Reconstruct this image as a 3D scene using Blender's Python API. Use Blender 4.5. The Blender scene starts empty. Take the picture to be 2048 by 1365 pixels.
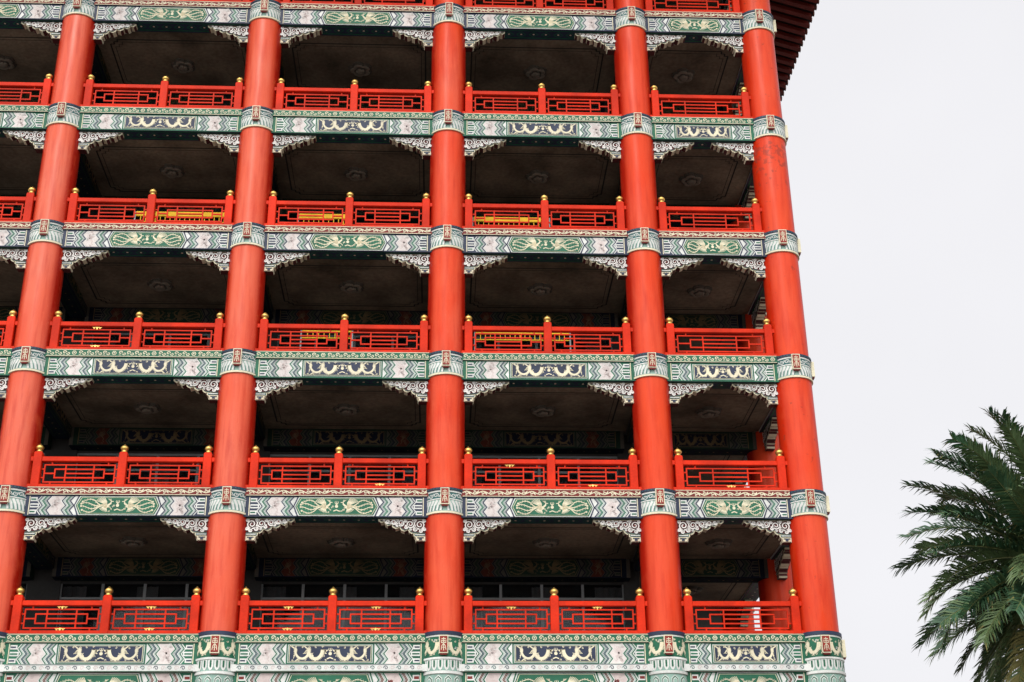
import bpy, math, random
import numpy as np
from mathutils import Vector, Matrix
random.seed(7)
PI = math.pi
C = bpy.context.scene.collection

# ------------------------------------------------------------------ camera fit (facade grid)
H = 3.6; Z0 = 9.05; R = 0.478; F = 2844.0
obs = {5: {'B': (529,13), 'C': (898,18), 'D': (1261,29), 'E': (1519,31)},
       4: {'A': (126,219), 'B': (513,226), 'C': (897,232), 'D': (1274,239), 'E': (1541,244)},
       3: {'A': (90,453), 'B': (492,459), 'C': (894,466), 'D': (1288,472), 'E': (1567,474)},
       2: {'A': (50,712), 'B': (473,717), 'C': (892,720), 'D': (1303,723), 'E': (1592,726)},
       1: {'A': (9,987), 'B': (454,990), 'C': (889,994), 'D': (1322,995), 'E': (1621,996)},
       0: {'B': (431,1292), 'C': (888,1294), 'D': (1340,1294), 'E': (1649,1294)}}
def basis(yaw, pit, rol):
    f = np.array([math.sin(yaw)*math.cos(pit), math.cos(yaw)*math.cos(pit), math.sin(pit)])
    r = np.array([math.cos(yaw), -math.sin(yaw), 0.0])
    u = np.cross(r, f)
    return math.cos(rol)*r+math.sin(rol)*u, -math.sin(rol)*r+math.cos(rol)*u, f
def resid(p):
    cx, cy, cz, yaw, pit, rol, b, e = p
    r, u, f = basis(yaw, pit, rol)
    xs = {'A': -2*b, 'B': -b, 'C': 0, 'D': b, 'E': b+e}
    out = []
    for n, row in obs.items():
        for k, (px, py) in row.items():
            d = np.array([xs[k], -R-.05, Z0+n*H]) - np.array([cx, cy, cz])
            z = d@f
            out += [1024+F*(d@r)/z-px, 682.5-F*(d@u)/z-py]
    return np.array(out)
p = np.array([.2, -32.9, 1.7, math.radians(2.3), math.radians(24.9), math.radians(-.8), 5.17, 3.54])
for it in range(40):
    r0 = resid(p); J = np.zeros((len(r0), 8))
    for i in range(8):
        q = p.copy(); q[i] += 1e-5; J[:, i] = (resid(q)-r0)/1e-5
    p = p + np.linalg.lstsq(J, -r0, rcond=None)[0]
CX, CY, CZ, YAW, PIT, ROL, B, E = [float(v) for v in p]
XS = {'Z': -3*B, 'A': -2*B, 'B': -B, 'C': 0.0, 'D': B, 'E': B+E}
XE = XS['E']; XD = XS['D']
def ray(px, py):
    r, u, f = basis(YAW, PIT, ROL)
    return f*F+r*(px-1024)+u*(682.5-py)

# ------------------------------------------------------------------ materials
def ntree(name):
    m = bpy.data.materials.new(name); m.use_nodes = True
    nt = m.node_tree
    return m, nt, nt.nodes['Principled BSDF']
BASE = {}
def mat(name, col, rough=.6, var=.15, scale=2.5, metallic=0.0, bump=0.0, spec=.3, stretch=(1,1,1), fine=.08):
    m, nt, bs = ntree(name); BASE[name] = col
    g = nt.nodes.new('ShaderNodeNewGeometry')
    mp = nt.nodes.new('ShaderNodeMapping'); mp.inputs['Scale'].default_value = stretch
    nt.links.new(g.outputs['Position'], mp.inputs['Vector'])
    n1 = nt.nodes.new('ShaderNodeTexNoise'); n1.inputs['Scale'].default_value = scale; n1.inputs['Detail'].default_value = 5
    nt.links.new(mp.outputs['Vector'], n1.inputs['Vector'])
    n2 = nt.nodes.new('ShaderNodeTexNoise'); n2.inputs['Scale'].default_value = scale*14; n2.inputs['Detail'].default_value = 3
    nt.links.new(mp.outputs['Vector'], n2.inputs['Vector'])
    def ramp(noise, lo, hi):
        r = nt.nodes.new('ShaderNodeMapRange')
        r.inputs['From Min'].default_value = .3; r.inputs['From Max'].default_value = .7
        r.inputs['To Min'].default_value = lo; r.inputs['To Max'].default_value = hi
        nt.links.new(noise.outputs['Fac'], r.inputs['Value']); return r
    a = ramp(n1, 1-var, 1+var*.5); c = ramp(n2, 1-fine, 1+fine)
    mu = nt.nodes.new('ShaderNodeMath'); mu.operation = 'MULTIPLY'
    nt.links.new(a.outputs[0], mu.inputs[0]); nt.links.new(c.outputs[0], mu.inputs[1])
    vm = nt.nodes.new('ShaderNodeVectorMath'); vm.operation = 'SCALE'
    vm.inputs[0].default_value = col[:3]
    nt.links.new(mu.outputs[0], vm.inputs['Scale'])
    nt.links.new(vm.outputs[0], bs.inputs['Base Color'])
    bs.inputs['Roughness'].default_value = rough; bs.inputs['Metallic'].default_value = metallic
    bs.inputs['Specular IOR Level'].default_value = spec
    if bump:
        bp = nt.nodes.new('ShaderNodeBump'); bp.inputs['Strength'].default_value = bump; bp.inputs['Distance'].default_value = .01
        nt.links.new(n2.outputs['Fac'], bp.inputs['Height']); nt.links.new(bp.outputs[0], bs.inputs['Normal'])
    return m
def column_mat(name, fade, peel_z=None, flank_shade=True, spec=.15):
    m, nt, bs = ntree(name)
    g = nt.nodes.new('ShaderNodeNewGeometry')
    def noise(st, sc, det):
        mp = nt.nodes.new('ShaderNodeMapping'); mp.inputs['Scale'].default_value = st
        nt.links.new(g.outputs['Position'], mp.inputs['Vector'])
        n = nt.nodes.new('ShaderNodeTexNoise'); n.inputs['Scale'].default_value = sc; n.inputs['Detail'].default_value = det
        nt.links.new(mp.outputs[0], n.inputs['Vector']); return n
    def rng(src, a, b, lo, hi):
        r = nt.nodes.new('ShaderNodeMapRange')
        for k, v in zip(('From Min','From Max','To Min','To Max'), (a,b,lo,hi)): r.inputs[k].default_value = v
        nt.links.new(src, r.inputs['Value']); return r.outputs[0]
    def mix(fac, a, b):
        x = nt.nodes.new('ShaderNodeMix'); x.data_type = 'RGBA'
        nt.links.new(fac, x.inputs[0])
        for v, s in ((a, x.inputs[6]), (b, x.inputs[7])):
            if isinstance(v, tuple): s.default_value = v+(1,)
            else: nt.links.new(v, s)
        return x.outputs[2]
    n1 = noise((1,1,.45), 1.1, 6); n2 = noise((1,1,.10), 9, 5); n3 = noise((1,1,.6), 26, 4); n4 = noise((1,1,1), .45, 2); n6 = noise((1,1,.5), 4, 6)
    # bleached front; the flanks' deeper red is edge shading painted into the colour
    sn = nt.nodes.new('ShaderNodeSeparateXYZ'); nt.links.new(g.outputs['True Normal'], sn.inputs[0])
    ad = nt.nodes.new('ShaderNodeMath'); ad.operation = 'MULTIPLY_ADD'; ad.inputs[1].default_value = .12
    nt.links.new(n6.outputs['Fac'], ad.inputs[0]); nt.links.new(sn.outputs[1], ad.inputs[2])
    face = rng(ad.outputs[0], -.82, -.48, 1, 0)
    base = mix(face, (.34,.010,.003) if flank_shade else (.52,.022,.004), (.66,.036,.004))
    fm = nt.nodes.new('ShaderNodeMath'); fm.operation = 'MULTIPLY'
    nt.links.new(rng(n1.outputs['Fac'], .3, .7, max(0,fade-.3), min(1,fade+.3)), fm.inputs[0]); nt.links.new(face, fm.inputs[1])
    col = mix(fm.outputs[0], base, (.67,.135,.070))
    col = mix(rng(n2.outputs['Fac'], .46, .75, 0, .55), col, (.40,.013,.004))
    col = mix(rng(n6.outputs['Fac'], .54, .75, 0, .18+.35*fade), col, (.70,.10,.035))
    col = mix(rng(n3.outputs['Fac'], .58, .80, 0, .10+.3*fade), col, (.72,.17,.09))
    fo = nt.nodes.new('ShaderNodeMath'); fo.operation = 'MULTIPLY'
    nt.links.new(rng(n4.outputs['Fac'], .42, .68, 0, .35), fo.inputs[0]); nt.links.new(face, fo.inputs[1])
    col = mix(fo.outputs[0], col, (.72,.065,.006))
    if peel_z:
        sx = nt.nodes.new('ShaderNodeSeparateXYZ'); nt.links.new(g.outputs['Position'], sx.inputs[0])
        up = rng(sx.outputs[2], peel_z-1.5, peel_z-.4, 0, 1); dn = rng(sx.outputs[2], peel_z-.1, peel_z+.3, 1, 0)
        n5 = noise((1,1,1), 6.5, 10)
        ml = nt.nodes.new('ShaderNodeMath'); ml.operation = 'MULTIPLY'
        nt.links.new(up, ml.inputs[0]); nt.links.new(dn, ml.inputs[1])
        thr = nt.nodes.new('ShaderNodeMath'); thr.operation = 'MULTIPLY_ADD'; thr.inputs[1].default_value = .18
        nt.links.new(ml.outputs[0], thr.inputs[0]); nt.links.new(n5.outputs['Fac'], thr.inputs[2])
        ms = rng(thr.outputs[0], .65, .73, 0, .6)
        col = mix(ms, col, (.25,.036,.020))
    nt.links.new(col, bs.inputs['Base Color'])
    nt.links.new(rng(n2.outputs['Fac'], .3, .7, .26, .42), bs.inputs['Roughness'])
    bs.inputs['Specular IOR Level'].default_value = spec
    bp = nt.nodes.new('ShaderNodeBump'); bp.inputs['Strength'].default_value = .15; bp.inputs['Distance'].default_value = .01
    nt.links.new(n1.outputs['Fac'], bp.inputs['Height']); nt.links.new(bp.outputs[0], bs.inputs['Normal'])
    return m
WHITE = mat('white_paint', (.66,.67,.63), .6, .2, 2.2)
CARVE = mat('carved_white', (.74,.72,.67), .6, .25, 3)
CREAM = mat('cream_paint', (.72,.66,.47), .6, .18, 2.2)
GREEN = mat('green_paint', (.014,.120,.062), .55, .3)
LGREEN = mat('pale_green_paint', (.27,.42,.35), .6, .25)
TEAL = mat('teal_paint', (.03,.12,.115), .55, .25)
NAVY = mat('navy_paint', (.020,.030,.062), .5, .3)
MAROON = mat('maroon_paint', (.17,.020,.014), .6, .25)
CARVED = mat('carving_ground', (.085,.020,.020), .7, .3)
PINK = mat('pale_pink_paint', (.63,.575,.54), .65, .15)
ROSE = mat('dusty_rose_paint', (.58,.49,.46), .65, .2)
RED = mat('red_rail_paint', (.60,.025,.004), .5, .3, 1.5, spec=.12)
PLAQ = mat('plaque_red', (.26,.026,.014), .5, .2)
GOLD = mat('gold_leaf', (.78,.50,.14), .34, .25, 6, metallic=.9)
YELLOW = mat('yellow_paint', (.78,.47,.03), .7, .25, spec=.15)
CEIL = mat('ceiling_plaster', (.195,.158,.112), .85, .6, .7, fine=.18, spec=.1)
CEILLINE = mat('ceiling_line', (.03,.033,.03), .8, .2, spec=.1)
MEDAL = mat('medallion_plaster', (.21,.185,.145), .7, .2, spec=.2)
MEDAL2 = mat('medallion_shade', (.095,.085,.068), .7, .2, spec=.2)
SLAB = mat('concrete', (.14,.13,.12), .85, .25, 1.2)
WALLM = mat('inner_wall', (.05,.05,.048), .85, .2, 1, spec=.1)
FRAME = mat('window_frame_grey', (.24,.255,.255), .5, .15)
CURT = mat('curtain_grey', (.45,.45,.45), .9, .1)
RAFT = mat('rafter_red', (.15,.016,.010), .6, .3)
SOFF = mat('eave_board_dark', (.025,.008,.007), .8, .3)
TILE = mat('roof_tile', (.13,.035,.022), .6, .3)
GROUND = mat('paving', (.18,.173,.16), .9, .25, .4)
TRUNK = mat('palm_bark', (.14,.10,.07), .95, .4, 5, bump=.6)
LEAF = mat('palm_leaf', (.038,.098,.044), .42, .4, 1.4, spec=.5)
LEAF2 = mat('palm_leaf_light', (.095,.150,.058), .45, .35, 1.6, spec=.5)
LEAF3 = mat('palm_leaf_old', (.19,.17,.055), .55, .35, 2)
RACH = mat('palm_rachis', (.15,.165,.06), .6, .2)
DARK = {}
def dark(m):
    # darker copies of the beam paints: balcony shade put into the colour
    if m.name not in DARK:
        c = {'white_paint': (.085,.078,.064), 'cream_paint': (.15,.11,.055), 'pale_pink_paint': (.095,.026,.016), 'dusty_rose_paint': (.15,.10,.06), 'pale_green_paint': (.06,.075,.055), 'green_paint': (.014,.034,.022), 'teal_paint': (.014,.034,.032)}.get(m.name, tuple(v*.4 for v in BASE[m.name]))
        DARK[m.name] = mat('shaded_'+m.name, c, .8, .3, 1.5, spec=.1)
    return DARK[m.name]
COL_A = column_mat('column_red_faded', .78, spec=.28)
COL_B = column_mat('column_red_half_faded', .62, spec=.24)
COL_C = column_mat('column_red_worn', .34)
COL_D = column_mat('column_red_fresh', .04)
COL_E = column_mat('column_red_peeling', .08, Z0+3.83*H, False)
def glass():
    m, nt, bs = ntree('window_glass')
    bs.inputs['Base Color'].default_value = (.012,.014,.016,1); bs.inputs['Roughness'].default_value = .08
    bs.inputs['Alpha'].default_value = .45
    return m
GLASS = glass()

# ------------------------------------------------------------------ mesh builder
class MB:
    def __init__(s): s.v = []; s.f = []; s.m = []; s.sm = []; s.mats = []
    def mi(s, m):
        if m not in s.mats: s.mats.append(m)
        return s.mats.index(m)
    def face(s, pts, m, smooth=False):
        i = len(s.v); s.v += [tuple(q) for q in pts]; s.f.append(tuple(range(i, i+len(pts)))); s.m.append(s.mi(m)); s.sm.append(smooth)
    def box(s, x0, x1, y0, y1, z0, z1, m, front=None, bottom=None):
        P = lambda x, y, z: (x, y, z)
        s.face([P(x0,y0,z0),P(x1,y0,z0),P(x1,y0,z1),P(x0,y0,z1)], front or m)
        s.face([P(x1,y1,z0),P(x0,y1,z0),P(x0,y1,z1),P(x1,y1,z1)], front or m)
        s.face([P(x0,y1,z0),P(x0,y0,z0),P(x0,y0,z1),P(x0,y1,z1)], m)
        s.face([P(x1,y0,z0),P(x1,y1,z0),P(x1,y1,z1),P(x1,y0,z1)], m)
        s.face([P(x0,y0,z1),P(x1,y0,z1),P(x1,y1,z1),P(x0,y1,z1)], m)
        s.face([P(x0,y1,z0),P(x1,y1,z0),P(x1,y0,z0),P(x0,y0,z0)], bottom or m)
    def bbox(s, x0, x1, y0, y1, z0, z1, m, b=.012):
        X = (x0, x1); Y = (y0, y1); Z = (z0, z1)
        def V(i, j, k, ax):
            q = [X[i], Y[j], Z[k]]; sg = [b if t == 0 else -b for t in (i, j, k)]
            for a in range(3):
                if a != ax: q[a] += sg[a]
            return tuple(q)
        for ax in range(3):
            for t in (0, 1):
                o = [a for a in range(3) if a != ax]; c = []
                for (p1, p2) in ((0,0),(1,0),(1,1),(0,1)):
                    i = [0,0,0]; i[ax] = t; i[o[0]] = p1; i[o[1]] = p2; c.append(V(*i, ax))
                s.face(c, m)
        for ax in range(3):
            o = [a for a in range(3) if a != ax]
            for p1 in (0, 1):
                for p2 in (0, 1):
                    a = [0,0,0]; a[o[0]] = p1; a[o[1]] = p2; c = list(a); c[ax] = 1
                    s.face([V(*a, o[0]), V(*c, o[0]), V(*c, o[1]), V(*a, o[1])], m)
        for i in (0, 1):
            for j in (0, 1):
                for k in (0, 1): s.face([V(i,j,k,0), V(i,j,k,1), V(i,j,k,2)], m)
    def lathe(s, prof, seg, m, c=(0,0,0), smooth=True):
        base = len(s.v)
        for q in prof:
            for k in range(seg):
                a = 2*PI*k/seg
                s.v.append((c[0]+q[0]*math.cos(a), c[1]+q[0]*math.sin(a), c[2]+q[1]))
        for j in range(len(prof)-1):
            mm = prof[j][2] if len(prof[j]) > 2 else m
            for k in range(seg):
                k2 = (k+1) % seg
                s.f.append((base+j*seg+k, base+j*seg+k2, base+(j+1)*seg+k2, base+(j+1)*seg+k)); s.m.append(s.mi(mm)); s.sm.append(smooth)
    def poly(s, M, pts, l, m): s.face([M(u, v, l) for u, v in pts], m)
    def rect(s, M, u0, u1, v0, v1, l, m): s.poly(M, [(u0,v0),(u1,v0),(u1,v1),(u0,v1)], l, m)
    def stroke(s, M, pts, w0, w1, l, m):
        n = len(pts); L = []; Rr = []
        for i, (u, v) in enumerate(pts):
            a = pts[max(0,i-1)]; b = pts[min(n-1,i+1)]
            dx, dy = b[0]-a[0], b[1]-a[1]; d = math.hypot(dx, dy) or 1
            w = (w0+(w1-w0)*i/(n-1))/2
            L.append((u-dy/d*w, v+dx/d*w)); Rr.append((u+dy/d*w, v-dx/d*w))
        for i in range(n-1):
            s.poly(M, [Rr[i], Rr[i+1], L[i+1], L[i]], l, m)
    def disc(s, M, u, v, r, l, m, n=9, sy=1.0):
        s.poly(M, [(u+r*math.cos(2*PI*k/n), v+r*sy*math.sin(2*PI*k/n)) for k in range(n)], l, m)
    def spiral(s, M, u, v, r, turns, a0, d, w, l, m, n=14):
        pts = []
        for i in range(n+1):
            t = i/n; a = a0+d*turns*2*PI*t; rr = r*(1-.85*t)
            pts.append((u+rr*math.cos(a), v+rr*math.sin(a)))
        s.stroke(M, pts, w, w*.7, l, m)
    def mesh(s, name, shaded=False):
        me = bpy.data.meshes.new(name); me.from_pydata(s.v, [], s.f)
        for m in s.mats: me.materials.append(dark(m) if shaded else m)
        me.polygons.foreach_set('material_index', s.m); me.polygons.foreach_set('use_smooth', s.sm)
        me.update(); return me
def part(name, me, parent=None, loc=(0,0,0), rz=0, label=None):
    o = bpy.data.objects.new(name, me); C.objects.link(o); o.parent = parent; o.location = loc; o.rotation_euler = (0,0,rz)
    if label: o['label'] = label
    return o
def planar(yf): return lambda u, v, l: (u, yf-.004*l, v)
def planar_back(yf): return lambda u, v, l: (-u, yf+.004*l, v)
def cylmap(rad): return lambda u, v, l: ((rad+.006*l)*math.sin(u/rad), -(rad+.006*l)*math.cos(u/rad), v)

# ------------------------------------------------------------------ painted motifs
def zig(mb, M, s, u0, amp, v0, v1, w, l, m):
    for i in range(4):
        va = v0+(v1-v0)*i/4; vb = v0+(v1-v0)*(i+1)/4
        ua = u0+(amp if i % 2 else 0); ub = u0+(amp if (i+1) % 2 else 0)
        mb.poly(M, [(s*ua,va),(s*(ua+w),va),(s*(ub+w),vb),(s*ub,vb)], l, m)
def dragon(mb, M, s, ui, uo, vc, h, l, m, rnd):
    # coiling body: a looping curve, head towards the centre
    n = 64; pts = []; W = uo-ui
    for i in range(n+1):
        t = i/n; th = .6+t*2*PI*2.15
        pts.append((s*(ui+.20*W+W*.74*t-.080*W*math.sin(th)), vc+h*.32*math.cos(th)*(1-.12*t)))
    for i in range(n):
        w0 = .084-.052*i/n; w1 = .084-.052*(i+1)/n
        mb.stroke(lambda u, v, ll, k=i: M(u, v, ll+k*.01), pts[i:i+2], w0, w1, l, m)
    for i in range(1, n):
        a, b = pts[i-1], pts[i+1]; dx, dy = b[0]-a[0], b[1]-a[1]; d = math.hypot(dx, dy) or 1
        nx, ny = -dy/d*s, dx/d*s
        q = pts[i]; w = .040*(1-i/n)+.010
        v3 = min(vc+h*.48, max(vc-h*.48, q[1]-ny*(w+.018)+dy*.5))
        mb.poly(M, [(q[0]-dx*.3, q[1]-dy*.3), (q[0]+dx*.3, q[1]+dy*.3), (q[0]-nx*(w+.018)+dx*.5, v3)], l, m)
    for t, du, dr in ((.06,-.03,-1),(.14,.06,-1),(.24,-.02,1),(.38,.06,1),(.46,.07,-1),(.58,-.02,1),(.70,.06,-1),(.86,.06,1)):
        q = pts[int(t*n)]
        k = (q[0]+s*du, q[1]+dr*.04); e = (k[0]+s*.035, min(vc+h*.43, max(vc-h*.43, k[1]+dr*.05)))
        mb.stroke(M, [q, k, e], .034, .02, l, m)
        for c in (-.035, 0, .035): mb.stroke(M, [e, (e[0]+c, e[1]+dr*.022)], .017, .009, l, m)
    hx = s*(ui+.13*W); hy = vc+h*.14
    mb.stroke(M, [pts[0], (hx+s*.02, hy)], .08, .075, l, m)
    mb.disc(M, hx, hy, .06, l, m, 8, .8)
    mb.stroke(M, [(hx,hy+.01),(hx-s*.06,hy+.005),(hx-s*.09,hy+.03)], .055, .025, l, m); mb.stroke(M, [(hx,hy-.03),(hx-s*.07,hy-.055)], .032, .016, l, m)
    for k in range(5): mb.stroke(M, [(hx+s*.02,hy-.02+.01*(k-2)),(hx-s*.01+s*.02*k,hy-.08),(hx-s*.03+s*.035*k,hy-.13)], .022, .007, l, m)
    for k in range(5): mb.stroke(M, [pts[-1], (pts[-1][0]+s*.03, pts[-1][1]+.04*(k-2)), (pts[-1][0]+s*.04, min(vc+h*.45, max(vc-h*.45, pts[-1][1]+.06*(k-2))))], .02, .008, l, m)
    for k in range(11):
        u = ui+.03*W+W*.95*(k+.5)/11; v = vc+h*(rnd.uniform(.30,.41) if k % 2 else rnd.uniform(-.41,-.30))
        mb.spiral(M, s*u, v, .026, 1.0, rnd.uniform(0,6), 1, .013, l, m, 7)
def phoenix(mb, M, s, ui, uo, vc, h, l, m, rnd):
    W = uo-ui; bx = ui+.27*W
    mb.disc(M, s*bx, vc-.02, .07, l, m, 10, .6)
    mb.stroke(M, [(s*(bx-.04),vc),(s*(bx-.10),vc+.05),(s*(bx-.11),vc+.10),(s*(bx-.165),vc+.095)], .05, .016, l, m)
    for k in range(4): mb.stroke(M, [(s*(bx-.11),vc+.10),(s*(bx-.10+.025*k),vc+.165)], .013, .006, l, m)
    for wing, (a0, da, ln) in enumerate(((PI*.20,.16,.25),(-PI*.18,-.18,.19))):
        for k in range(7):
            a = a0+k*da
            mb.stroke(M, [(s*bx,vc),(s*(bx+.10*math.cos(a)),vc+.09*math.sin(a)),(s*(bx+.02+ln*math.cos(a-.2)),vc+ln*.85*math.sin(a))], .027, .012, l, m)
    for k in range(4):
        pts = []
        for i in range(17):
            t = i/16; u = bx+.05+(uo-bx-.05)*(t*(1-.05*abs(k-1.5)))
            pts.append((s*u, vc-.01+(k-1.5)*.085*min(1,t*2.2)+.034*math.sin(t*7+k*1.1)))
        mb.stroke(M, pts, .028, .015, l, m)
        mb.disc(M, pts[-1][0], pts[-1][1], .026, l, m, 7)
        for i in range(4, 16, 2):
            mb.stroke(M, [pts[i], (pts[i][0]+s*.03, pts[i][1]+.028)], .012, .005, l, m); mb.stroke(M, [pts[i], (pts[i][0]+s*.03, pts[i][1]-.028)], .012, .005, l, m)
    for k in range(5):
        mb.spiral(M, s*(ui+.04+.03*rnd.random()+W*.03*k), vc+h*rnd.uniform(-.36,.1), .024, 1.0, rnd.uniform(0,6), 1, .012, l, m, 7)
def crane(mb, M, s, u0, u1, vc, h, l, rnd):
    uc = (u0+u1)/2
    for k in range(6):
        a = .4+k*.42
        mb.stroke(M, [(s*uc,vc),(s*(uc+.07*math.cos(a)),vc+.08*math.sin(a)),(s*(uc+.11*math.cos(a+.4)),vc+.17*math.sin(a+.2))], .024, .010, l, ROSE)
    mb.stroke(M, [(s*uc,vc),(s*(uc-.06),vc-.07),(s*(uc-.04),vc-.13),(s*(uc-.08),vc-.17)], .028, .012, l, ROSE)
    for k in range(12):
        u = rnd.uniform(u0+.05,u1-.02); v = vc+h*rnd.uniform(-.42,.42)
        mb.spiral(M, s*u, v, .034, 1.1, rnd.uniform(0,6), 1, .011, l+1, (ROSE, WHITE, ROSE)[k % 3], 8)
def beam_paint(mb, M, Lh, hc, v0, v1, style, narrow, seed):
    rnd = random.Random(seed)
    h = v1-v0; vc = (v0+v1)/2
    A, Bc = (GREEN, NAVY) if style == 'dragon' else (NAVY, GREEN)
    if style == 'frieze': A, Bc = GREEN, MAROON
    mb.rect(M, -Lh-.1, Lh+.1, v0, v0+.024, 1, A); mb.rect(M, -Lh-.1, Lh+.1, v1-.024, v1, 1, A)
    e0, e1 = v0+.024, v1-.024; q4 = (e1-e0)/4; am = .09
    def chevrons(g):
        zig(mb, M, s, g+.010, am, e0, e1, .036, 1, A)
        zig(mb, M, s, g+.060, am, e0, e1, .012, 1, TEAL)
        zig(mb, M, s, g+.090, am, e0, e1, .056, 1, Bc)
        zig(mb, M, s, g+.112, am, e0, e1, .010, 2, LGREEN)
        zig(mb, M, s, g+.170, am, e0, e1, .014, 1, LGREEN)
        zig(mb, M, s, g+.200, am, e0, e1, .030, 1, A)
    for s in (-1, 1):
        g = hc
        chevrons(g)
        if not narrow:
            a0, a1 = g+.255, g+.535
            pts = [(s*a0,e0),(s*a1,e0),(s*(a1+am),e0+q4),(s*a1,vc),(s*(a1+am),e1-q4),(s*a1,e1),(s*a0,e1),(s*(a0+am),e1-q4),(s*a0,vc),(s*(a0+am),e0+q4)]
            mb.poly(M, pts, 1, PINK if style != 'frieze' else ROSE)
            crane(mb, M, s, a0+.08, a1+.04, vc, h, 2, rnd)
            if style == 'frieze':
                for k in range(6): mb.spiral(M, s*rnd.uniform(a0+.1,a1-.02), vc+h*rnd.uniform(-.38,.38), .06, 1.2, rnd.uniform(0,6), 1, .024, 4, MAROON, 10)
            chevrons(a1+.01)
            q = a1+.27
        else: q = g+.26
        mb.poly(M, [(s*q,e0),(s*(Lh+.1),e0),(s*(Lh+.1),e1),(s*(q),e1),(s*(q+am),e1-q4),(s*q,vc),(s*(q+am),e0+q4)], 1, A)
        for k in range(3):
            va = e0+(e1-e0)*(k+.16)/3; vb = e0+(e1-e0)*(k+.80)/3; ua = q+.03+.05*(k != 1)
            mb.poly(M, [(s*ua,va),(s*(Lh-.06),va),(s*(Lh-.06),vb),(s*ua,vb)], 2, WHITE)
            mb.poly(M, [(s*(ua+.03),va+.032),(s*(Lh-.07),va+.032),(s*(Lh-.07),vb-.032),(s*(ua+.03),vb-.032)], 3, Bc if k != 1 else A)
        mb.poly(M, [(s*(Lh-.045),e0),(s*(Lh-.025),e0),(s*(Lh-.025),e1),(s*(Lh-.045),e1)], 2, CREAM)
    def shape(d):
        x = hc-d; y = h/2-.02-d*.75
        if style == 'dragon': return [(-x,vc-y),(x,vc-y),(x,vc+y),(-x,vc+y)]
        return [(-x,vc),(-x+.10,vc-y),(x-.10,vc-y),(x,vc),(x-.10,vc+y),(-x+.10,vc+y)]
    if style == 'dragon':
        for d, l, m in ((.0,1,GREEN),(.035,2,WHITE),(.05,3,GREEN),(.068,4,CREAM),(.082,5,NAVY)): mb.poly(M, shape(d), l, m)
    else:
        for d, l, m in ((-.03,1,A),(.0,2,WHITE),(.022,3,GREEN),(.048,4,CREAM),(.060,5,GREEN)): mb.poly(M, shape(d), l, m)
    fn = dragon if style == 'dragon' else phoenix
    l = 6
    for s in (-1, 1): fn(mb, M, s, .04, hc-.09 if style == 'dragon' else hc-.14, vc, h*(.76 if style == 'dragon' else .84), l, CREAM, rnd)
    mb.disc(M, 0, vc, .04, l, CREAM, 8)
    for k in range(3): mb.stroke(M, [(0,vc+.04),((k-1)*.04,vc+.09),((k-1)*.03,vc+.13)], .022, .008, l, CREAM)
    mb.stroke(M, [(-.07,vc-.12),(0,vc-.09),(.07,vc-.12)], .026, .026, l, CREAM)
def strip_paint(mb, M, Lh, v0, v1, style, seed):
    rnd = random.Random(seed); h = v1-v0; vc = (v0+v1)/2
    n = int(2*Lh/.19); st = 2*Lh/n
    mb.rect(M, -Lh, Lh, v0, v0+.014, 1, CREAM); mb.rect(M, -Lh, Lh, v1-.014, v1, 1, CREAM)
    if style == 'dragon':
        for i in range(n):
            u = -Lh+(i+.5)*st
            if i % 5 == 3:
                mb.disc(M, u, vc, .06, 1, CREAM, 6); mb.disc(M, u, vc, .04, 2, GREEN, 6); mb.disc(M, u, vc, .02, 3, CREAM, 6)
            else:
                mb.spiral(M, u-.04, vc+.01, .052, 1.1, 0, 1, .022, 1, CREAM, 10); mb.spiral(M, u+.055, vc-.015, .047, 1.1, PI, 1, .02, 1, CREAM, 9)
                mb.stroke(M, [(u-.08,vc-.05),(u-.02,vc-.055)], .014, .008, 1, CREAM)
    else:
        pts = [(-Lh+2*Lh*i/(n*6), vc+.035*math.sin(i*2*PI/12)) for i in range(n*6+1)]
        mb.stroke(M, pts, .022, .022, 1, CREAM)
        for i in range(n):
            u = -Lh+(i+.5)*st; d = 1 if i % 2 else -1
            mb.spiral(M, u, vc-d*.02, .052, 1.15, rnd.uniform(-.5,.5), d, .023, 1, CREAM, 10)
            mb.stroke(M, [(u+.06,vc),(u+.09,vc+d*.055)], .04, .012, 1, CREAM); mb.stroke(M, [(u-.03,vc+d*.05),(u+.02,vc+d*.06)], .022, .008, 1, CREAM)

# ------------------------------------------------------------------ part meshes
BT, BB, ST = .07, -.44, .265
Lw = (B-2*R)/2; Ln = (E-2*R)/2
def beam_mesh(style, Lh, narrow, both=False, shaded=False):
    mb = MB(); hc = .80 if narrow else 1.0
    mb.box(-Lh-.2, Lh+.2, -.27, .2, BB, BT, GREEN, WHITE, NAVY)
    beam_paint(mb, planar(-.27), Lh, hc, BB, BT, style, narrow, 3)
    if both: beam_paint(mb, planar_back(.2), Lh, hc, BB, BT, style, narrow, 4)
    MS = lambda u, v, l: (u, v, BB-.004*l)
    mb.rect(MS, -Lh, Lh, -.22, -.19, 1, GREEN); mb.rect(MS, -Lh, Lh, .10, .14, 1, GREEN)
    n = int(2*Lh/.35)
    for i in range(n):
        u = -Lh+(i+.5)*2*Lh/n
        mb.stroke(MS, [(u-.13,-.03),(u,-.15),(u+.13,-.03),(u,.07),(u-.13,-.03)], .03, .03, 1, GREEN)
        mb.disc(MS, u, -.04, .03, 1, CREAM, 6)
    return mb.mesh('beam_'+style, shaded)
def cornice_mesh(style, Lh):
    mb = MB(); g = GREEN if style == 'dragon' else MAROON
    mb.box(-Lh-.2, Lh+.2, -.31, .2, BT+.002, ST, SLAB, g, NAVY)
    strip_paint(mb, planar(-.31), Lh+.05, BT+.004, ST-.002, style, 5)
    return mb.mesh('cornice_'+style)
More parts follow.
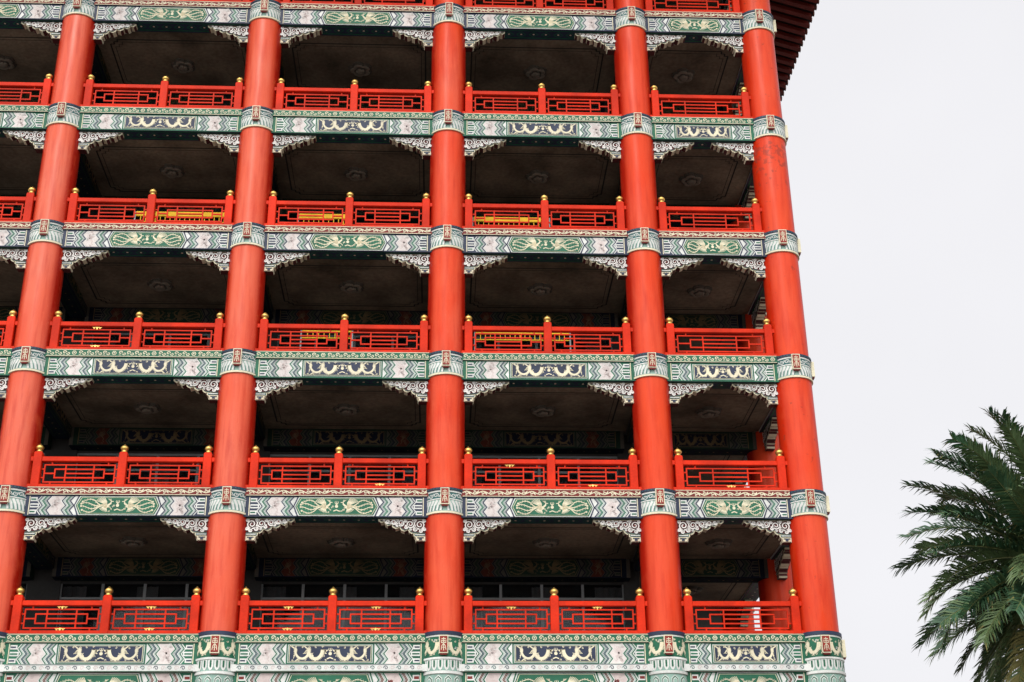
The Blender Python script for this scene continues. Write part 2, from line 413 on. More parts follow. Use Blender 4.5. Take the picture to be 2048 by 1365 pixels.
def frieze_mesh(Lh, narrow):
    mb = MB()
    mb.box(-Lh-.2, Lh+.2, -.36, .2, -.60, BB-.002, WHITE, WHITE)
    M = planar(-.36); n = int(2*Lh/.15)
    for i in range(n):
        u = -Lh+(i+.5)*2*Lh/n
        mb.spiral(M, u, -.525, .055, 1.2, 0 if i % 2 else PI, 1 if i % 2 else -1, .018, 1, (TEAL, ROSE, NAVY, ROSE)[i % 4], 10)
    mb.rect(M, -Lh, Lh, -.458, -.448, 1, NAVY); mb.rect(M, -Lh, Lh, -.60, -.588, 1, GREEN)
    mb.box(-Lh-.2, Lh+.2, -.27, .2, -1.25, -.602, WHITE, WHITE, NAVY)
    beam_paint(mb, planar(-.27), Lh, .8 if narrow else 1.0, -1.25, -.604, 'frieze', narrow, 9)
    return mb.mesh('frieze')
BM = {(st, nr): beam_mesh(st, Ln if nr else Lw, nr) for st in ('dragon','phoenix') for nr in (0,1)}
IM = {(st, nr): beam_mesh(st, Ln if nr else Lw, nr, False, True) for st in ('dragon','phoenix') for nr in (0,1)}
CM = {(st, nr): cornice_mesh(st, Ln if nr else Lw) for st in ('dragon','phoenix') for nr in (0,1)}
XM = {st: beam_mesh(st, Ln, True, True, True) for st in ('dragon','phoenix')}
FM = {nr: frieze_mesh(Ln if nr else Lw, nr) for nr in (0,1)}

def bracket_mesh(s):
    mb = MB()
    out = [(0,0),(1.13,0),(1.12,-.05),(1.06,-.095),(.98,-.075),(.965,-.125),(.90,-.175),(.80,-.145),(.785,-.20),(.71,-.245),(.61,-.21),(.585,-.27),(.50,-.31),(.41,-.27),(.375,-.335),(.32,-.37),(.285,-.35),(.275,-.42),(.24,-.44),(.24,-.50),(.22,-.55),(.0,-.55)]
    inn = [(0,-.022),(1.09,-.022),(1.05,-.062),(.96,-.045),(.94,-.10),(.885,-.145),(.785,-.117),(.76,-.175),(.70,-.213),(.595,-.182),(.56,-.245),(.49,-.28),(.395,-.24),(.35,-.31),(.30,-.335),(.0,-.36)]
    y0, y1 = -.14, .08
    mb.face([(s*u, y0, v) for u, v in out], CREAM); mb.face([(s*u, y1, v) for u, v in out], CREAM)
    for i in range(len(out)):
        a, b = out[i], out[(i+1) % len(out)]
        mb.face([(s*a[0],y0,a[1]),(s*b[0],y0,b[1]),(s*b[0],y1,b[1]),(s*a[0],y1,a[1])], CREAM if i % 2 else CARVED)
    for M in (lambda u, v, l: (s*u, y0-.012*l, v), lambda u, v, l: (s*u, y1+.012*l, v)):
        mb.poly(M, inn, 1, CARVED)
        mb.stroke(M, inn[1:], .012, .012, 2, TEAL)
        sp = [(.13,-.15,.125,0),(.36,-.135,.110,2),(.58,-.105,.088,0),(.755,-.085,.070,2.5),(.90,-.075,.055,0),(.11,-.305,.052,1),(.235,-.265,.06,2),(.46,-.215,.05,1),(.245,-.06,.04,3),(.475,-.055,.038,3),(.665,-.165,.036,1),(.67,-.05,.03,2),(.83,-.105,.026,1),(.99,-.04,.022,2),(.025,-.055,.04,1),(.025,-.255,.045,3),(.345,-.265,.026,2)]
        for i, (u, v, r, a) in enumerate(sp):
            mb.spiral(M, u, v, r, 1.8, a, 1 if i % 2 else -1, .030 if r > .06 else .024, 3, CARVE, 22)
            if r > .06: mb.disc(M, u, v, .018, 4, MAROON, 6)
        mb.poly(M, [(.0,-.37),(.26,-.37),(.25,-.42),(.0,-.42)], 1, TEAL)
        mb.poly(M, [(.03,-.45),(.19,-.45),(.19,-.475),(.145,-.475),(.145,-.52),(.075,-.52),(.075,-.475),(.03,-.475)], 1, NAVY)
        mb.poly(M, [(.01,-.385),(.24,-.385),(.235,-.405),(.01,-.405)], 2, WHITE)
        mb.stroke(M, [(.01,-.54),(.205,-.54),(.225,-.50),(.225,-.45)], .014, .014, 1, CARVED)
    return mb.mesh('bracket')
BRK = {1: bracket_mesh(1), -1: bracket_mesh(-1)}

def band_mesh():
    mb = MB(); r = R+.02
    mb.lathe([(R-.02,-.40,CREAM),(r+.02,-.40,CREAM),(r+.02,-.355,WHITE),(r,-.35,LGREEN),(r,-.065,WHITE),(r+.012,-.06,WHITE),(r+.012,-.035,TEAL),(r,-.03,TEAL),(r,.12,WHITE),(r+.012,.125,WHITE),(r+.012,.165,NAVY),(r+.03,.17,NAVY),(r+.03,.235,NAVY),(R-.02,.235,NAVY)], 72, WHITE, smooth=False)
    M = cylmap(r); per = 2*PI*r
    n = 34
    for i in range(n):
        u = -per/2+(i+.5)*per/n; sl = .05 if u < 0 else -.05
        mb.stroke(M, [(u-sl,-.335),(u-sl*.3,-.2),(u+sl,-.08)], .054, .062, 1, WHITE)
        mb.stroke(M, [(u-sl+.03,-.33),(u+.03-sl*.4,-.2)], .016, .010, 2, TEAL)
    n = 22
    for i in range(n):
        u = -per/2+(i+.5)*per/n; d = 1 if i % 2 else -1
        mb.spiral(M, u, .045, .062, 1.3, 0, d, .019, 1, WHITE, 12)
        mb.spiral(M, u+.07, .045-d*.03, .034, 1, PI, -d, .015, 1, WHITE, 8)
    for i in range(40):
        u = -per/2+(i+.5)*per/40; mb.disc(cylmap(r+.03), u, .20, .016, 1, TEAL, 6)
    return mb.mesh('column_band')
def low_band_mesh():
    mb = MB(); r = R+.02
    mb.lathe([(R-.02,-1.30,WHITE),(r+.01,-1.30,WHITE),(r+.01,-1.26,LGREEN),(r,-1.25,LGREEN),(r,-.69,WHITE),(r+.03,-.68,WHITE),(r+.03,-.62,LGREEN),(r+.01,-.615,LGREEN),(r+.01,-.36,WHITE),(r+.03,-.355,WHITE),(r+.03,-.31,GREEN),(r,-.305,GREEN),(r,.16,WHITE),(r+.012,.165,WHITE),(r+.012,.20,NAVY),(r+.03,.205,NAVY),(r+.03,.29,NAVY),(R-.02,.29,NAVY)], 72, WHITE, smooth=False)
    M = cylmap(r); per = 2*PI*r; rnd = random.Random(4)
    for s in (-1, 1):
        for a, b in ((.04, .76), (.80, 1.52)): dragon(mb, M, s, a, b, -.07, .40, 1, CREAM, rnd)
    for k in range(46):
        mb.spiral(M, rnd.uniform(-1.5,1.5), rnd.uniform(-.28,.13), rnd.uniform(.02,.034), 1.1, rnd.uniform(0,6), 1, .013, 1, CREAM if k % 3 else WHITE, 8)
    M2 = cylmap(r+.01); n = 22
    for i in range(n):
        u = -per/2+(i+.5)*per/n
        mb.poly(M2, [(u-.06,-.365),(u-.06,-.52),(u-.035,-.58),(u,-.61),(u+.035,-.58),(u+.06,-.52),(u+.06,-.365)], 1, WHITE)
        mb.poly(M2, [(u-.02,-.38),(u-.02,-.52),(u,-.55),(u+.02,-.52),(u+.02,-.38)], 2, GREEN)
    n = 14
    for i in range(n):
        u = -per/2+(i+.5)*per/n
        for k, (rr, m) in enumerate(((.115,WHITE),(.095,GREEN),(.07,WHITE),(.05,LGREEN))):
            mb.poly(M, [(u+rr*.84*math.cos(PI/6+PI/3*j), -.86+rr*1.3*math.sin(PI/6+PI/3*j)) for j in range(6)], 1+k, m)
        mb.stroke(M, [(u,-1.02),(u,-1.24)], .05, .05, 1, WHITE)
    return mb.mesh('column_capital_band')
BAND, LOWBAND = band_mesh(), low_band_mesh()
def plaque_mesh():
    mb = MB(); w, h = .105, .205
    mb.box(-w, w, -.05, .03, -h, h, CREAM, CREAM)
    M = planar(-.05)
    mb.rect(M, -w+.018, w-.018, -h+.02, h-.02, 1, MAROON); mb.rect(M, -w+.028, w-.028, -h+.032, h-.032, 2, PLAQ)
    st = lambda pts, wd=.016: mb.stroke(M, pts, wd, wd, 3, CREAM)
    st([(0,-.15),(0,.15)]); st([(-.05,.115),(.05,.115)]); st([(-.035,.07),(.035,.07)])
    st([(-.058,.03),(.058,.03)]); st([(-.052,.03),(-.052,.09)], .012); st([(.052,.03),(.052,.09)], .012)
    st([(0,.01),(-.04,-.045),(-.055,-.135)], .014); st([(0,.01),(.04,-.045),(.055,-.135)], .014); st([(-.03,-.08),(.03,-.08)], .012)
    mb.box(-w+.03, w-.03, -.04, .02, -h-.035, -h-.002, MAROON)
    return mb.mesh('plaque')
PLQ = plaque_mesh()

def rails_mesh(L):
    mb = MB(); mb.bbox(-L, L, -.07, .07, .665, .785, RED); mb.bbox(-L, L, -.09, .09, .0, .085, RED)
    return mb.mesh('rails')
RAILS = {0: rails_mesh(Lw+.1), 1: rails_mesh(Ln+.1)}
def post_mesh():
    mb = MB(); mb.bbox(-.1, .1, -.1, .1, .002, .885, RED); mb.box(-.082, .082, -.082, .082, .886, .905, RED)
    return mb.mesh('post')
POST = post_mesh()
def finial_mesh():
    mb = MB(); mb.lathe([(0,0),(.06,0),(.078,.012),(.078,.03),(.05,.045),(.078,.07),(.098,.105),(.094,.14),(.065,.175),(.028,.20),(.012,.222),(0,.23)], 20, GOLD)
    return mb.mesh('finial')
FIN = finial_mesh()
def lattice_mesh(W):
    mb = MB(); t = .0165; w = W/2-.07; z0, z1 = .155, .59; mid = (z0+z1)/2
    cnt = [0]
    def bar(xa, za, xb, zb):
        d = .014+.0008*(cnt[0] % 7); cnt[0] += 1
        if abs(xa-xb) < 1e-6: mb.box(xa-t, xa+t, -d, d, min(za,zb), max(za,zb), RED)
        else: mb.box(min(xa,xb), max(xa,xb), -d-.0004, d+.0004, za-t, za+t, RED)
    def rc(x, a, b):
        bar(-x-t, a, x+t, a); bar(-x-t, b, x+t, b); bar(-x, a+t, -x, b-t); bar(x, a+t, x, b-t)
    rc(w, z0, z1); rc(.70*w, z0+.11, z1-.11)
    bar(-.40*w, mid, .40*w, mid)
    for s in (-1, 1):
        bar(s*.40*w, z1-t, s*.40*w, z0+t)
        bar(s*w, mid, s*.70*w, mid)
        for z in (z0+.11, z1-.11): bar(s*(W/2), z, s*w, z)
        bar(s*.8*w, z1+t, s*.8*w, .668); bar(s*.8*w, .084, s*.8*w, z0-t)
    return mb.mesh('lattice')
LAT = {0: lattice_mesh(Lw-.3), 1: lattice_mesh(2*Ln-.4)}
def ornament_mesh():
    mb = MB()
    for y in (-.030, -.014):
        M = planar(y)
        mb.disc(M, 0, 0, .022, 1, GOLD, 8, .9)
        for s in (-1, 1):
            mb.stroke(M, [(0,.006),(s*.04,.022),(s*.08,.012),(s*.115,.022)], .016, .008, 1, GOLD)
            mb.spiral(M, s*.07, -.008, .022, 1.1, 0 if s > 0 else PI, s, .009, 1, GOLD, 9)
    mb.box(-.012, .012, -.03, -.012, -.04, .04, GOLD)
    return mb.mesh('ornament')
ORN = ornament_mesh()

def ceiling_mesh(wx, wy):
    mb = MB(); mb.box(-wx/2, wx/2, -wy/2, wy/2, 0, .02, CEIL)
    MS = lambda u, v, l: (u, v, -.003*l)
    for ins, w in ((.45,.042),(.57,.018)):
        x, y = wx/2-ins, wy/2-ins; c = .22
        pts = [(-x+c,-y),(x-c,-y),(x-c,-y+c*.5),(x-c*.5,-y+c*.5),(x-c*.5,-y+c),(x,-y+c),(x,y-c),(x-c*.5,y-c),(x-c*.5,y-c*.5),(x-c,y-c*.5),(x-c,y),(-x+c,y),(-x+c,y-c*.5),(-x+c*.5,y-c*.5),(-x+c*.5,y-c),(-x,y-c),(-x,-y+c),(-x+c*.5,-y+c),(-x+c*.5,-y+c*.5),(-x+c,-y+c*.5),(-x+c,-y)]
        for i in range(len(pts)-1): mb.stroke(MS, [pts[i], pts[i+1]], w, w, 1, CEILLINE)
    return mb.mesh('ceiling')
def medallion_mesh():
    mb = MB(); N = 60
    def ring(r): return [(r*(.84+.26*abs(math.sin(2.5*a))**.7)*math.cos(a), r*(.84+.26*abs(math.sin(2.5*a))**.7)*math.sin(a)) for a in [2*PI*i/N for i in range(N)]]
    # petal profile: rises from the ceiling, rolls over, dips to the centre boss
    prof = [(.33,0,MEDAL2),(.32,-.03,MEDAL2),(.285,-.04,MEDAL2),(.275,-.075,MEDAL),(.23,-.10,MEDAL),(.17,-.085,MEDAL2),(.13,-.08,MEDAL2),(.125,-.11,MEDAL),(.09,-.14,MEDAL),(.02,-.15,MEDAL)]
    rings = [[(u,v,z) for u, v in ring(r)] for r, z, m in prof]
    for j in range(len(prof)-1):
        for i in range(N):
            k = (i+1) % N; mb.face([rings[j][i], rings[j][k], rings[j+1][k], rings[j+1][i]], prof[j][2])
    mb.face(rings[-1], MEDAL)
    return mb.mesh('medallion')
MED = medallion_mesh()
CEILM = {0: ceiling_mesh(B-.44, E-.40), 1: ceiling_mesh(E-.44, E-.40)}

# ------------------------------------------------------------------ the building
bld = bpy.data.objects.new('building', None); C.objects.link(bld)
bld['label'] = 'tall palace style building of open balconies with red round columns, painted beams and red railings'
bld['category'] = 'building'
NLEV = 7
zl = lambda n: Z0+n*H+(.085 if n == 0 else 0)
ZTOP = Z0+6*H+1.2
def col_mesh(m):
    mb = MB(); prof = [(R+.25,0),(R+.25,.3),(R+.05,.5),(R,.55)]+[(R, .55+(ZTOP-.55)*i/12) for i in range(1,13)]
    mb.lathe(prof, 96, m); return mb.mesh('column')
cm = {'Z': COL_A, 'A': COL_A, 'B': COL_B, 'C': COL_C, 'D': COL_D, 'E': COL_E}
collab = {'A': 'faded pinkish red column at the left edge', 'E': 'corner column with flaking red paint near the upper band', 'D': 'bright saturated red column left of the corner column'}
def column(x, y, m, sides, label=None):
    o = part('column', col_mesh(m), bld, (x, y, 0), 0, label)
    for n in range(NLEV):
        part('column_band', LOWBAND if n == 0 else BAND, o, (0, 0, zl(n)), 0)
        for rz in sides:
            part('plaque', PLQ, o, ((R+.05)*math.sin(rz), -(R+.05)*math.cos(rz), zl(n)-(.0 if n else .03)), rz)
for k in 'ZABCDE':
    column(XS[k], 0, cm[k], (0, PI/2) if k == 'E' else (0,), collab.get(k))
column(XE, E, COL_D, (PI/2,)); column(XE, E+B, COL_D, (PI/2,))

bays = [('Z','A',0),('A','B',0),('B','C',0),('C','D',0),('D','E',1)]
orn = {(0,'A'): [(0,1),(0,0),(1,1),(1,0)], (0,'B'): [(0,1),(0,0),(1,1),(1,0)], (0,'C'): [(0,1),(1,1)],
       (1,'C'): [(0,1),(1,0)], (1,'B'): [(1,0)], (1,'D'): [(0,0)], (2,'A'): [(0,1),(0,0)]}
def bay_front(n, cx, cy, rz, nr, key=None, rail=True, brackets=True):
    L = Ln if nr else Lw; st = 'dragon' if n % 2 == 0 else 'phoenix'
    ca, sa = math.cos(rz), math.sin(rz)
    loc = lambda u, v, z: (cx+ca*u-sa*v, cy+sa*u+ca*v, z)
    b = part('beam', BM[st, nr], bld, loc(0,0,zl(n)), rz)
    part('beam_cornice', CM[st, nr], b)
    if n == 0: part('frieze', FM[nr], bld, loc(0,0,zl(n)), rz)
    if n >= 1 and brackets:
        for s in (-1, 1): part('bracket', BRK[-s], bld, loc(s*(L+.02), 0, zl(n)+BB-.006), rz)
    if n < 6 and rail:
        r = part('railing', RAILS[nr], bld, loc(0,-.19,zl(n)+ST+.002), rz)
        ps = (-L+.085, L-.085) if nr else (-L+.085, 0, L-.085)
        for q in ps:
            part('post', POST, r, (q,0,0)); part('finial', FIN, r, (q,0,.905))
        pc = (0,) if nr else (-(L-.085)/2, (L-.085)/2)
        for q in pc: part('lattice', LAT[nr], r, (q,0,0))
        for i, top in orn.get((n, key), []):
            part('ornament', ORN, r, (pc[i], 0, .628 if top else .12))
for n in range(NLEV):
    for a, b, nr in bays:
        bay_front(n, (XS[a]+XS[b])/2, 0, 0, nr, a, rail=not (a == 'Z' and n < 2), brackets=not (a == 'Z' and n < 2))
    bay_front(n, XE, E/2, PI/2, 1, None)
    bay_front(n, XE, E+B/2, PI/2, 0, None, rail=n < 4)
    st = 'dragon' if n % 2 == 0 else 'phoenix'
    if n >= 1:
        for k in 'ABCD':
            part('cross_beam', XM[st], bld, (XS[k]+.035, E/2, zl(n)-.26), PI/2)
        for a, b, nr in bays:
            part('inner_beam', IM[st, nr], bld, ((XS[a]+XS[b])/2, E-.12, zl(n)-.475), 0)
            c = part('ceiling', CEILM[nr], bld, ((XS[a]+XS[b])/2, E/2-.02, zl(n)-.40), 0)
            part('ceiling_medallion', MED, c, (0,0,-.001))
        c = part('ceiling', CEILM[0], bld, ((XD+XE)/2, E+B/2, zl(n)-.40), PI/2)
        part('ceiling_medallion', MED, c, (0,0,-.001))
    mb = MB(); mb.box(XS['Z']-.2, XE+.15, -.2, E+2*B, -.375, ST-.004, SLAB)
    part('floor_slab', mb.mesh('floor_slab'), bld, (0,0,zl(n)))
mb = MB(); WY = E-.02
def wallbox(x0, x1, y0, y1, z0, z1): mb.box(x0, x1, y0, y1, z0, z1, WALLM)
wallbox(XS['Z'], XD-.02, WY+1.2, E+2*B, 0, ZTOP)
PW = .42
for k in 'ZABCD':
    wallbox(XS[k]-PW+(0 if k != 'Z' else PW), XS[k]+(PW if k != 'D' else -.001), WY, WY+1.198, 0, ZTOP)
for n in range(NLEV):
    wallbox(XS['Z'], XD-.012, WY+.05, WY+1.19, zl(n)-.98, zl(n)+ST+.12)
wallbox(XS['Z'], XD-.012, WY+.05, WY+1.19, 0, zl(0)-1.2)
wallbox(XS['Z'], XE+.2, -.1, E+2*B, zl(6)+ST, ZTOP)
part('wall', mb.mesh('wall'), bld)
def window_meshes():
    w = B/2-PW; z0, z1 = ST+.12, H-.98
    fr = MB()
    for x in (-w, -w*.5, 0, w*.5, w): fr.box(x-.035, x+.035, -.05, .03, z0+.05, z1-.05, FRAME)
    for z in (z0, z1-.06, z1-.50): fr.box(-w, w, -.053, .033, z, z+.06, FRAME)
    pa = MB(); pa.box(-w, w, -.006, .006, z0, z1, GLASS)
    cu = MB()
    for xa, xb in ((-w,-w*.72),(-.25,.3),(w*.66,w)):
        k = int((xb-xa)/.06); pts = [(xa+(xb-xa)*i/k, .22+.025*math.sin(i*1.9)) for i in range(k+1)]
        for i in range(k): cu.face([(pts[i][0],pts[i][1],z0),(pts[i+1][0],pts[i+1][1],z0),(pts[i+1][0],pts[i+1][1],z1),(pts[i][0],pts[i][1],z1)], CURT)
    return [q.mesh(nm) for q, nm in ((fr,'frame'),(pa,'pane'),(cu,'curtain'))]
WM = window_meshes()
for n in range(0, 5):
    for a, b, nr in bays[:4]:
        w = part('window', WM[0], bld, ((XS[a]+XS[b])/2, WY+.12, zl(n)))
        part('pane', WM[1], w); part('curtain', WM[2], w)
# yellow slatted barriers standing on two of the balcony floors
def barrier(n, x0, x1, y, top, label):
    o = bpy.data.objects.new('slatted_barrier', None); C.objects.link(o); o.location = ((x0+x1)/2, y, zl(n)+ST)
    o['label'] = label; o['category'] = 'barrier'
    w = (x1-x0)/2
    m = MB(); m.bbox(-w, w, -.03, .03, top-.15, top, YELLOW); m.bbox(-w, w, -.02, .02, top-.33, top-.30, YELLOW, .006); part('rail', m.mesh('barrier_rail'), o)
    m = MB(); k = int(2*w/.13)
    for i in range(1, k): x = -w+2*w*i/k; m.box(x-.009, x+.009, -.012, .012, top-.302, top-.148, YELLOW)
    part('slats', m.mesh('barrier_slats'), o)
    for s in (-1, 1):
        m = MB(); m.bbox(-.02, .02, -.02, .02, 0, top-.002, FRAME, .006); m.bbox(-.03, .03, -.25, .25, .001, .05, FRAME); part('leg', m.mesh('barrier_leg'), o, (s*(w+.022), 0, 0))
fx = lambda k, t: XS[k]+B*t
barrier(2, fx('B',.27), fx('B',.52), 1.0, 1.30, 'short yellow slatted barrier left of the middle column, on the lower of two floors')
barrier(2, fx('C',.15), fx('C',.63), 1.0, 1.30, 'yellow slatted barrier right of the middle column, on the lower of two floors')
barrier(3, fx('A',.37), fx('A',.88), 1.0, 1.12, 'long yellow slatted barrier behind the railing between the two leftmost columns')
barrier(3, fx('B',.22), fx('B',.48), 1.0, 1.12, 'short yellow slatted barrier left of the middle column, on the upper of two floors')
barrier(3, fx('C',.14), fx('C',.54), 1.0, 1.10, 'yellow slatted barrier right of the middle column, on the upper of two floors')
# roof
dd = ray(1640, 0)
OV = 3.0; ze = CZ+(XE+OV+.12-CX)*float(dd[2]/dd[0])-.3; xe = XE+OV; ye = -OV; yb = E+2*B+OV; xw = XS['Z']-1.0; rise = 1.35
mb = MB()
top = ze+.32
def quad(a, b, c, d, m): mb.face([a,b,c,d], m)
sl = 4.2
for dz, m in ((.12, SOFF), (.32, TILE)):
    quad((xe,ye,ze+dz),(xe,yb,ze+dz),(xe-sl,yb,ze+dz+rise),(xe-sl,ye+sl,ze+dz+rise), m)
    quad((xw,ye,ze+dz),(xe,ye,ze+dz),(xe-sl,ye+sl,ze+dz+rise),(xw,ye+sl,ze+dz+rise), m)
quad((xe-sl,ye+sl,top+rise),(xe-sl,yb,top+rise),(XD-3,yb,top+rise+5),(XD-3,ye+sl+5,top+rise+5), TILE)
quad((xw,ye+sl,top+rise),(xe-sl,ye+sl,top+rise),(XD-3,ye+sl+5,top+rise+5),(xw,ye+sl+5,top+rise+5), TILE)
quad((xe+.001,ye,ze+.12),(xe+.001,yb,ze+.12),(xe+.001,yb,ze+.32),(xe+.001,ye,ze+.32), RAFT)
quad((xw,ye-.001,ze+.12),(xe,ye-.001,ze+.12),(xe,ye-.001,ze+.32),(xw,ye-.001,ze+.32), RAFT)
roof = part('roof', mb.mesh('roof'), bld)
mb = MB()
def rafter(p0, p1, wx, wy):
    (x0,y0,z0),(x1,y1,z1) = p0, p1
    for k, (a, b) in enumerate((((-1,-1),(1,-1)),((1,-1),(1,1)),((1,1),(-1,1)),((-1,1),(-1,-1)))):
        q = []
        for X, Y, Zz in (p0, p1):
            for s in ((a, b) if (X,Y,Zz) == p0 else (b, a)):
                q.append((X+wx*s[0], Y+wy*s[0], Zz+.07*s[1]))
        mb.face(q, RAFT)
    mb.face([(x0+wx*s, y0+wy*s, z0+.07*t) for s, t in ((-1,-1),(1,-1),(1,1),(-1,1))], RAFT)
y = ye+.2
while y < yb:
    d = min(sl, max(.4, y-ye)); rafter((xe-.08,y,ze+.03),(xe-d,y,ze+.03+rise*d/sl), 0, .085); y += .42
x = xe-.3
while x > xw:
    d = min(sl, max(.4, xe-x)); rafter((x,ye+.08,ze+.03),(x,ye+d,ze+.03+rise*d/sl), .085, 0); x -= .42
part('rafters', mb.mesh('rafters'), roof)
mb = MB()
def tile(px, py, dx, dy):
    n = 8; L = 4.2
    for i in range(n):
        a0, a1 = PI*2*i/n, PI*2*(i+1)/n
        q = []
        for t, a in ((0,a0),(0,a1),(1,a1),(1,a0)):
            w = .09*math.cos(a); q.append((px-dx*L*t+abs(dy)*w, py-dy*L*t+abs(dx)*w, ze+.36+rise*t+.09*math.sin(a)))
        mb.face(q, TILE, True)
    mb.face([(px+abs(dy)*.1*math.cos(2*PI*i/n), py+abs(dx)*.1*math.cos(2*PI*i/n), ze+.36+.1*math.sin(2*PI*i/n)) for i in range(n)], TILE)
y = ye+.15
while y < yb: tile(xe+.12, y, 1, 0); y += .32
x = xe-.15
while x > xw: tile(x, ye-.12, 0, -1); x -= .32
part('roof_tiles', mb.mesh('roof_tiles'), roof)

# ------------------------------------------------------------------ palm
d = ray(2112, 1108); t = 26.0/d[1]
PX, PY, PZ = CX+d[0]*t, CY+26.0, CZ+d[2]*t
palm = bpy.data.objects.new('palm_tree', None); C.objects.link(palm); palm.location = (PX, PY, 0)
palm['label'] = 'date palm with arching dark green fronds beside the building'; palm['category'] = 'palm tree'
mb = MB(); prof = []
for i in range(60):
    z = (PZ-.2)*i/59; prof.append((.27+.16*max(0,1-z/1.2)+(.025 if i % 2 else 0)+(.12*max(0,(z-PZ+1.2))), z))
mb.lathe(prof, 18, TRUNK, smooth=False); part('trunk', mb.mesh('trunk'), palm)
rnd = random.Random(33)
def frond(az, el, L, curl, m):
    mb = MB(); n = 20; q = Vector((0,0,0)); pts = []; a = el; ds = L/n
    side = Vector((-math.sin(az), math.cos(az), 0)); sway = rnd.uniform(-.25,.25)
    tw = rnd.uniform(-.8,.8)
    for i in range(n+1):
        dirv = Vector((math.cos(az+sway*i/n)*math.cos(a), math.sin(az+sway*i/n)*math.cos(a), math.sin(a)))
        pts.append((q.copy(), dirv)); q += dirv*ds; a -= curl/n*(.3+1.4*i/n)
    for i in range(n):
        p0, d0 = pts[i]; p1, d1 = pts[i+1]; w0 = .03*(1-i/n)+.005; w1 = .03*(1-(i+1)/n)+.005
        up = d0.cross(side).normalized()
        for s2 in (side, up):
            mb.face([p0-s2*w0, p0+s2*w0, p1+s2*w1, p1-s2*w1], RACH)
    NL = 118
    for j in range(NL):
        t = .05+.95*(j+rnd.random()*.7)/NL; k = min(n-1, int(t*n)); fr = t*n-k
        p0 = pts[k][0].lerp(pts[k+1][0], min(1,fr)); dv = pts[k][1]; up = side.cross(dv).normalized()*-1
        if up.z < 0: up = -up
        sd2 = (side*math.cos(tw)+up*math.sin(tw)).normalized(); up2 = (up*math.cos(tw)-side*math.sin(tw)).normalized()
        ll = L*.172*(max(.02,math.sin(PI*(.16+.70*t)))**.7)*rnd.uniform(.7,1.15)
        for s in (-1, 1):
            fw = .6+.9*t+rnd.uniform(-.2,.2)
            v = (sd2*s+dv*fw+up2*rnd.uniform(-.1,.8)).normalized()
            mid = p0+v*ll*.55; tip = p0+v*ll+Vector((0,0,-ll*rnd.uniform(.08,.36)))
            wv = (dv-v*dv.dot(v)).normalized()*(.0165)
            mm = m if rnd.random() < .80 else LEAF2
            mb.face([p0-wv*.7, p0+wv*.7, mid+wv, mid-wv], mm); mb.face([mid-wv, mid+wv, tip], LEAF3 if rnd.random() < .06 else mm)
    return mb.mesh('frond')
N = 128
for i in range(N):
    f = (i+.5)/N; el = math.radians(82-140*f**.95)+rnd.uniform(-.14,.14); az = i*2.39996+rnd.uniform(-.3,.3)
    m = LEAF if f < .82 and rnd.random() < .74 else (LEAF3 if f > .84 and rnd.random() < .5 else LEAF2)
    part('frond', frond(az, el, rnd.uniform(2.6,3.2), rnd.uniform(.5,1.2)*(1 if el > -.2 else .55), m), palm, (rnd.uniform(-.12,.12), rnd.uniform(-.12,.12), PZ-.4*f+rnd.uniform(-.05,.05)))

# ------------------------------------------------------------------ ground, light, sky
mb = MB(); mb.face([(-1500,-1500,0),(1500,-1500,0),(1500,1500,0),(-1500,1500,0)], GROUND)
g = part('ground', mb.mesh('ground')); g['kind'] = 'structure'; g['label'] = 'grey paved ground in front of the building'; g['category'] = 'ground'

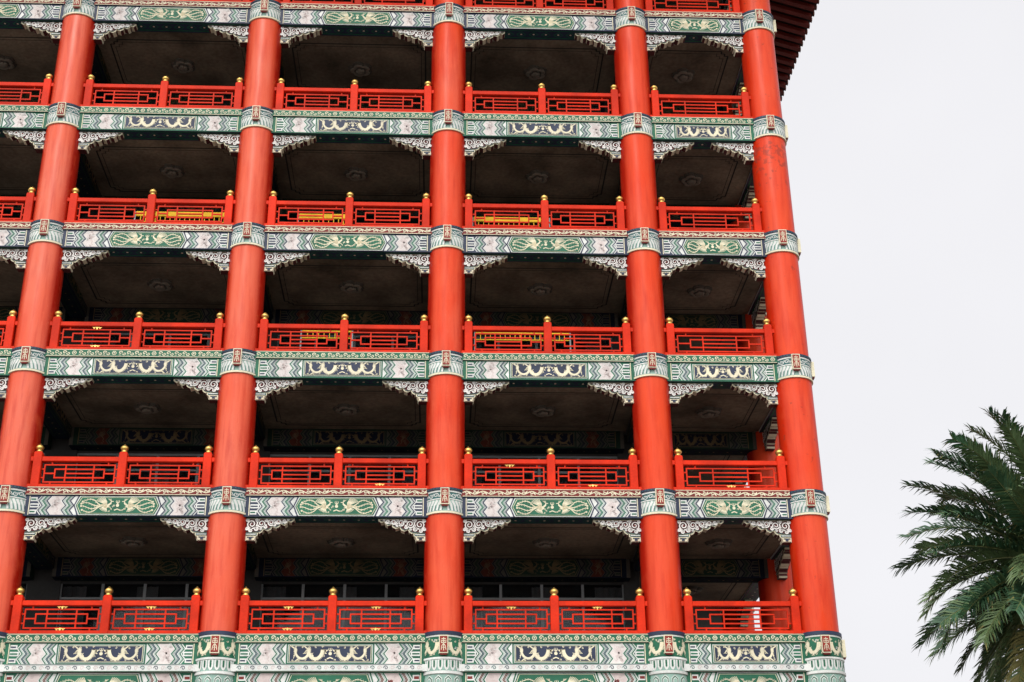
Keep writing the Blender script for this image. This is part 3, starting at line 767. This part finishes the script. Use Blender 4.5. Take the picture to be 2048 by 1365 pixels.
SUN_EL, SUN_AZ = math.radians(42), math.radians(-14)
sd = Vector((math.sin(SUN_AZ)*math.cos(SUN_EL), -math.cos(SUN_AZ)*math.cos(SUN_EL), math.sin(SUN_EL)))
sun = bpy.data.lights.new('sun', 'SUN'); sun.energy = 1.5; sun.angle = math.radians(22); sun.color = (1,.96,.90)
so = bpy.data.objects.new('sun', sun); C.objects.link(so); so.rotation_euler = sd.to_track_quat('Z', 'Y').to_euler(); so.location = (0,-20,40)
w = bpy.data.worlds.new('World'); bpy.context.scene.world = w; w.use_nodes = True
nt = w.node_tree; bg = nt.nodes['Background']
sky = nt.nodes.new('ShaderNodeTexSky'); sky.sky_type = 'NISHITA'; sky.sun_disc = False
sky.sun_elevation = SUN_EL; sky.sun_rotation = math.atan2(sd.x, sd.y)
tc = nt.nodes.new('ShaderNodeTexCoord')
no = nt.nodes.new('ShaderNodeTexNoise'); no.inputs['Scale'].default_value = 2.2; no.inputs['Detail'].default_value = 4
nt.links.new(tc.outputs['Generated'], no.inputs['Vector'])
dp = nt.nodes.new('ShaderNodeVectorMath'); dp.operation = 'DOT_PRODUCT'; dp.inputs[1].default_value = sd
nt.links.new(tc.outputs['Generated'], dp.inputs[0])
def rng(src, a, b, lo, hi, smooth=False):
    r = nt.nodes.new('ShaderNodeMapRange')
    if smooth: r.interpolation_type = 'SMOOTHSTEP'
    for k, v in zip(('From Min','From Max','To Min','To Max'), (a,b,lo,hi)): r.inputs[k].default_value = v
    nt.links.new(src, r.inputs['Value']); return r.outputs[0]
glow = rng(dp.outputs['Value'], .25, 1.0, 1.0, 2.6, True)
cl = rng(no.outputs['Fac'], .3, .7, .95, 1.05)
mu = nt.nodes.new('ShaderNodeMath'); mu.operation = 'MULTIPLY'; nt.links.new(glow, mu.inputs[0]); nt.links.new(cl, mu.inputs[1])
oc = nt.nodes.new('ShaderNodeVectorMath'); oc.operation = 'SCALE'; oc.inputs[0].default_value = (8.95,8.9,9.2)
nt.links.new(mu.outputs[0], oc.inputs['Scale'])
mx = nt.nodes.new('ShaderNodeMix'); mx.data_type = 'RGBA'; mx.inputs[0].default_value = .97
nt.links.new(sky.outputs[0], mx.inputs[6]); nt.links.new(oc.outputs[0], mx.inputs[7])
nt.links.new(mx.outputs[2], bg.inputs['Color']); bg.inputs['Strength'].default_value = .1

sc = bpy.context.scene
sc.view_settings.view_transform = 'Standard'; sc.view_settings.look = 'None'; sc.view_settings.exposure = 0
cam = bpy.data.cameras.new('camera'); co = bpy.data.objects.new('camera', cam); C.objects.link(co)
r, u, f = basis(YAW, PIT, ROL)
co.matrix_world = Matrix(((r[0],u[0],-f[0],CX),(r[1],u[1],-f[1],CY),(r[2],u[2],-f[2],CZ),(0,0,0,1)))
cam.sensor_width = 36; cam.lens = F/2048*36; cam.clip_end = 5000
sc.camera = co
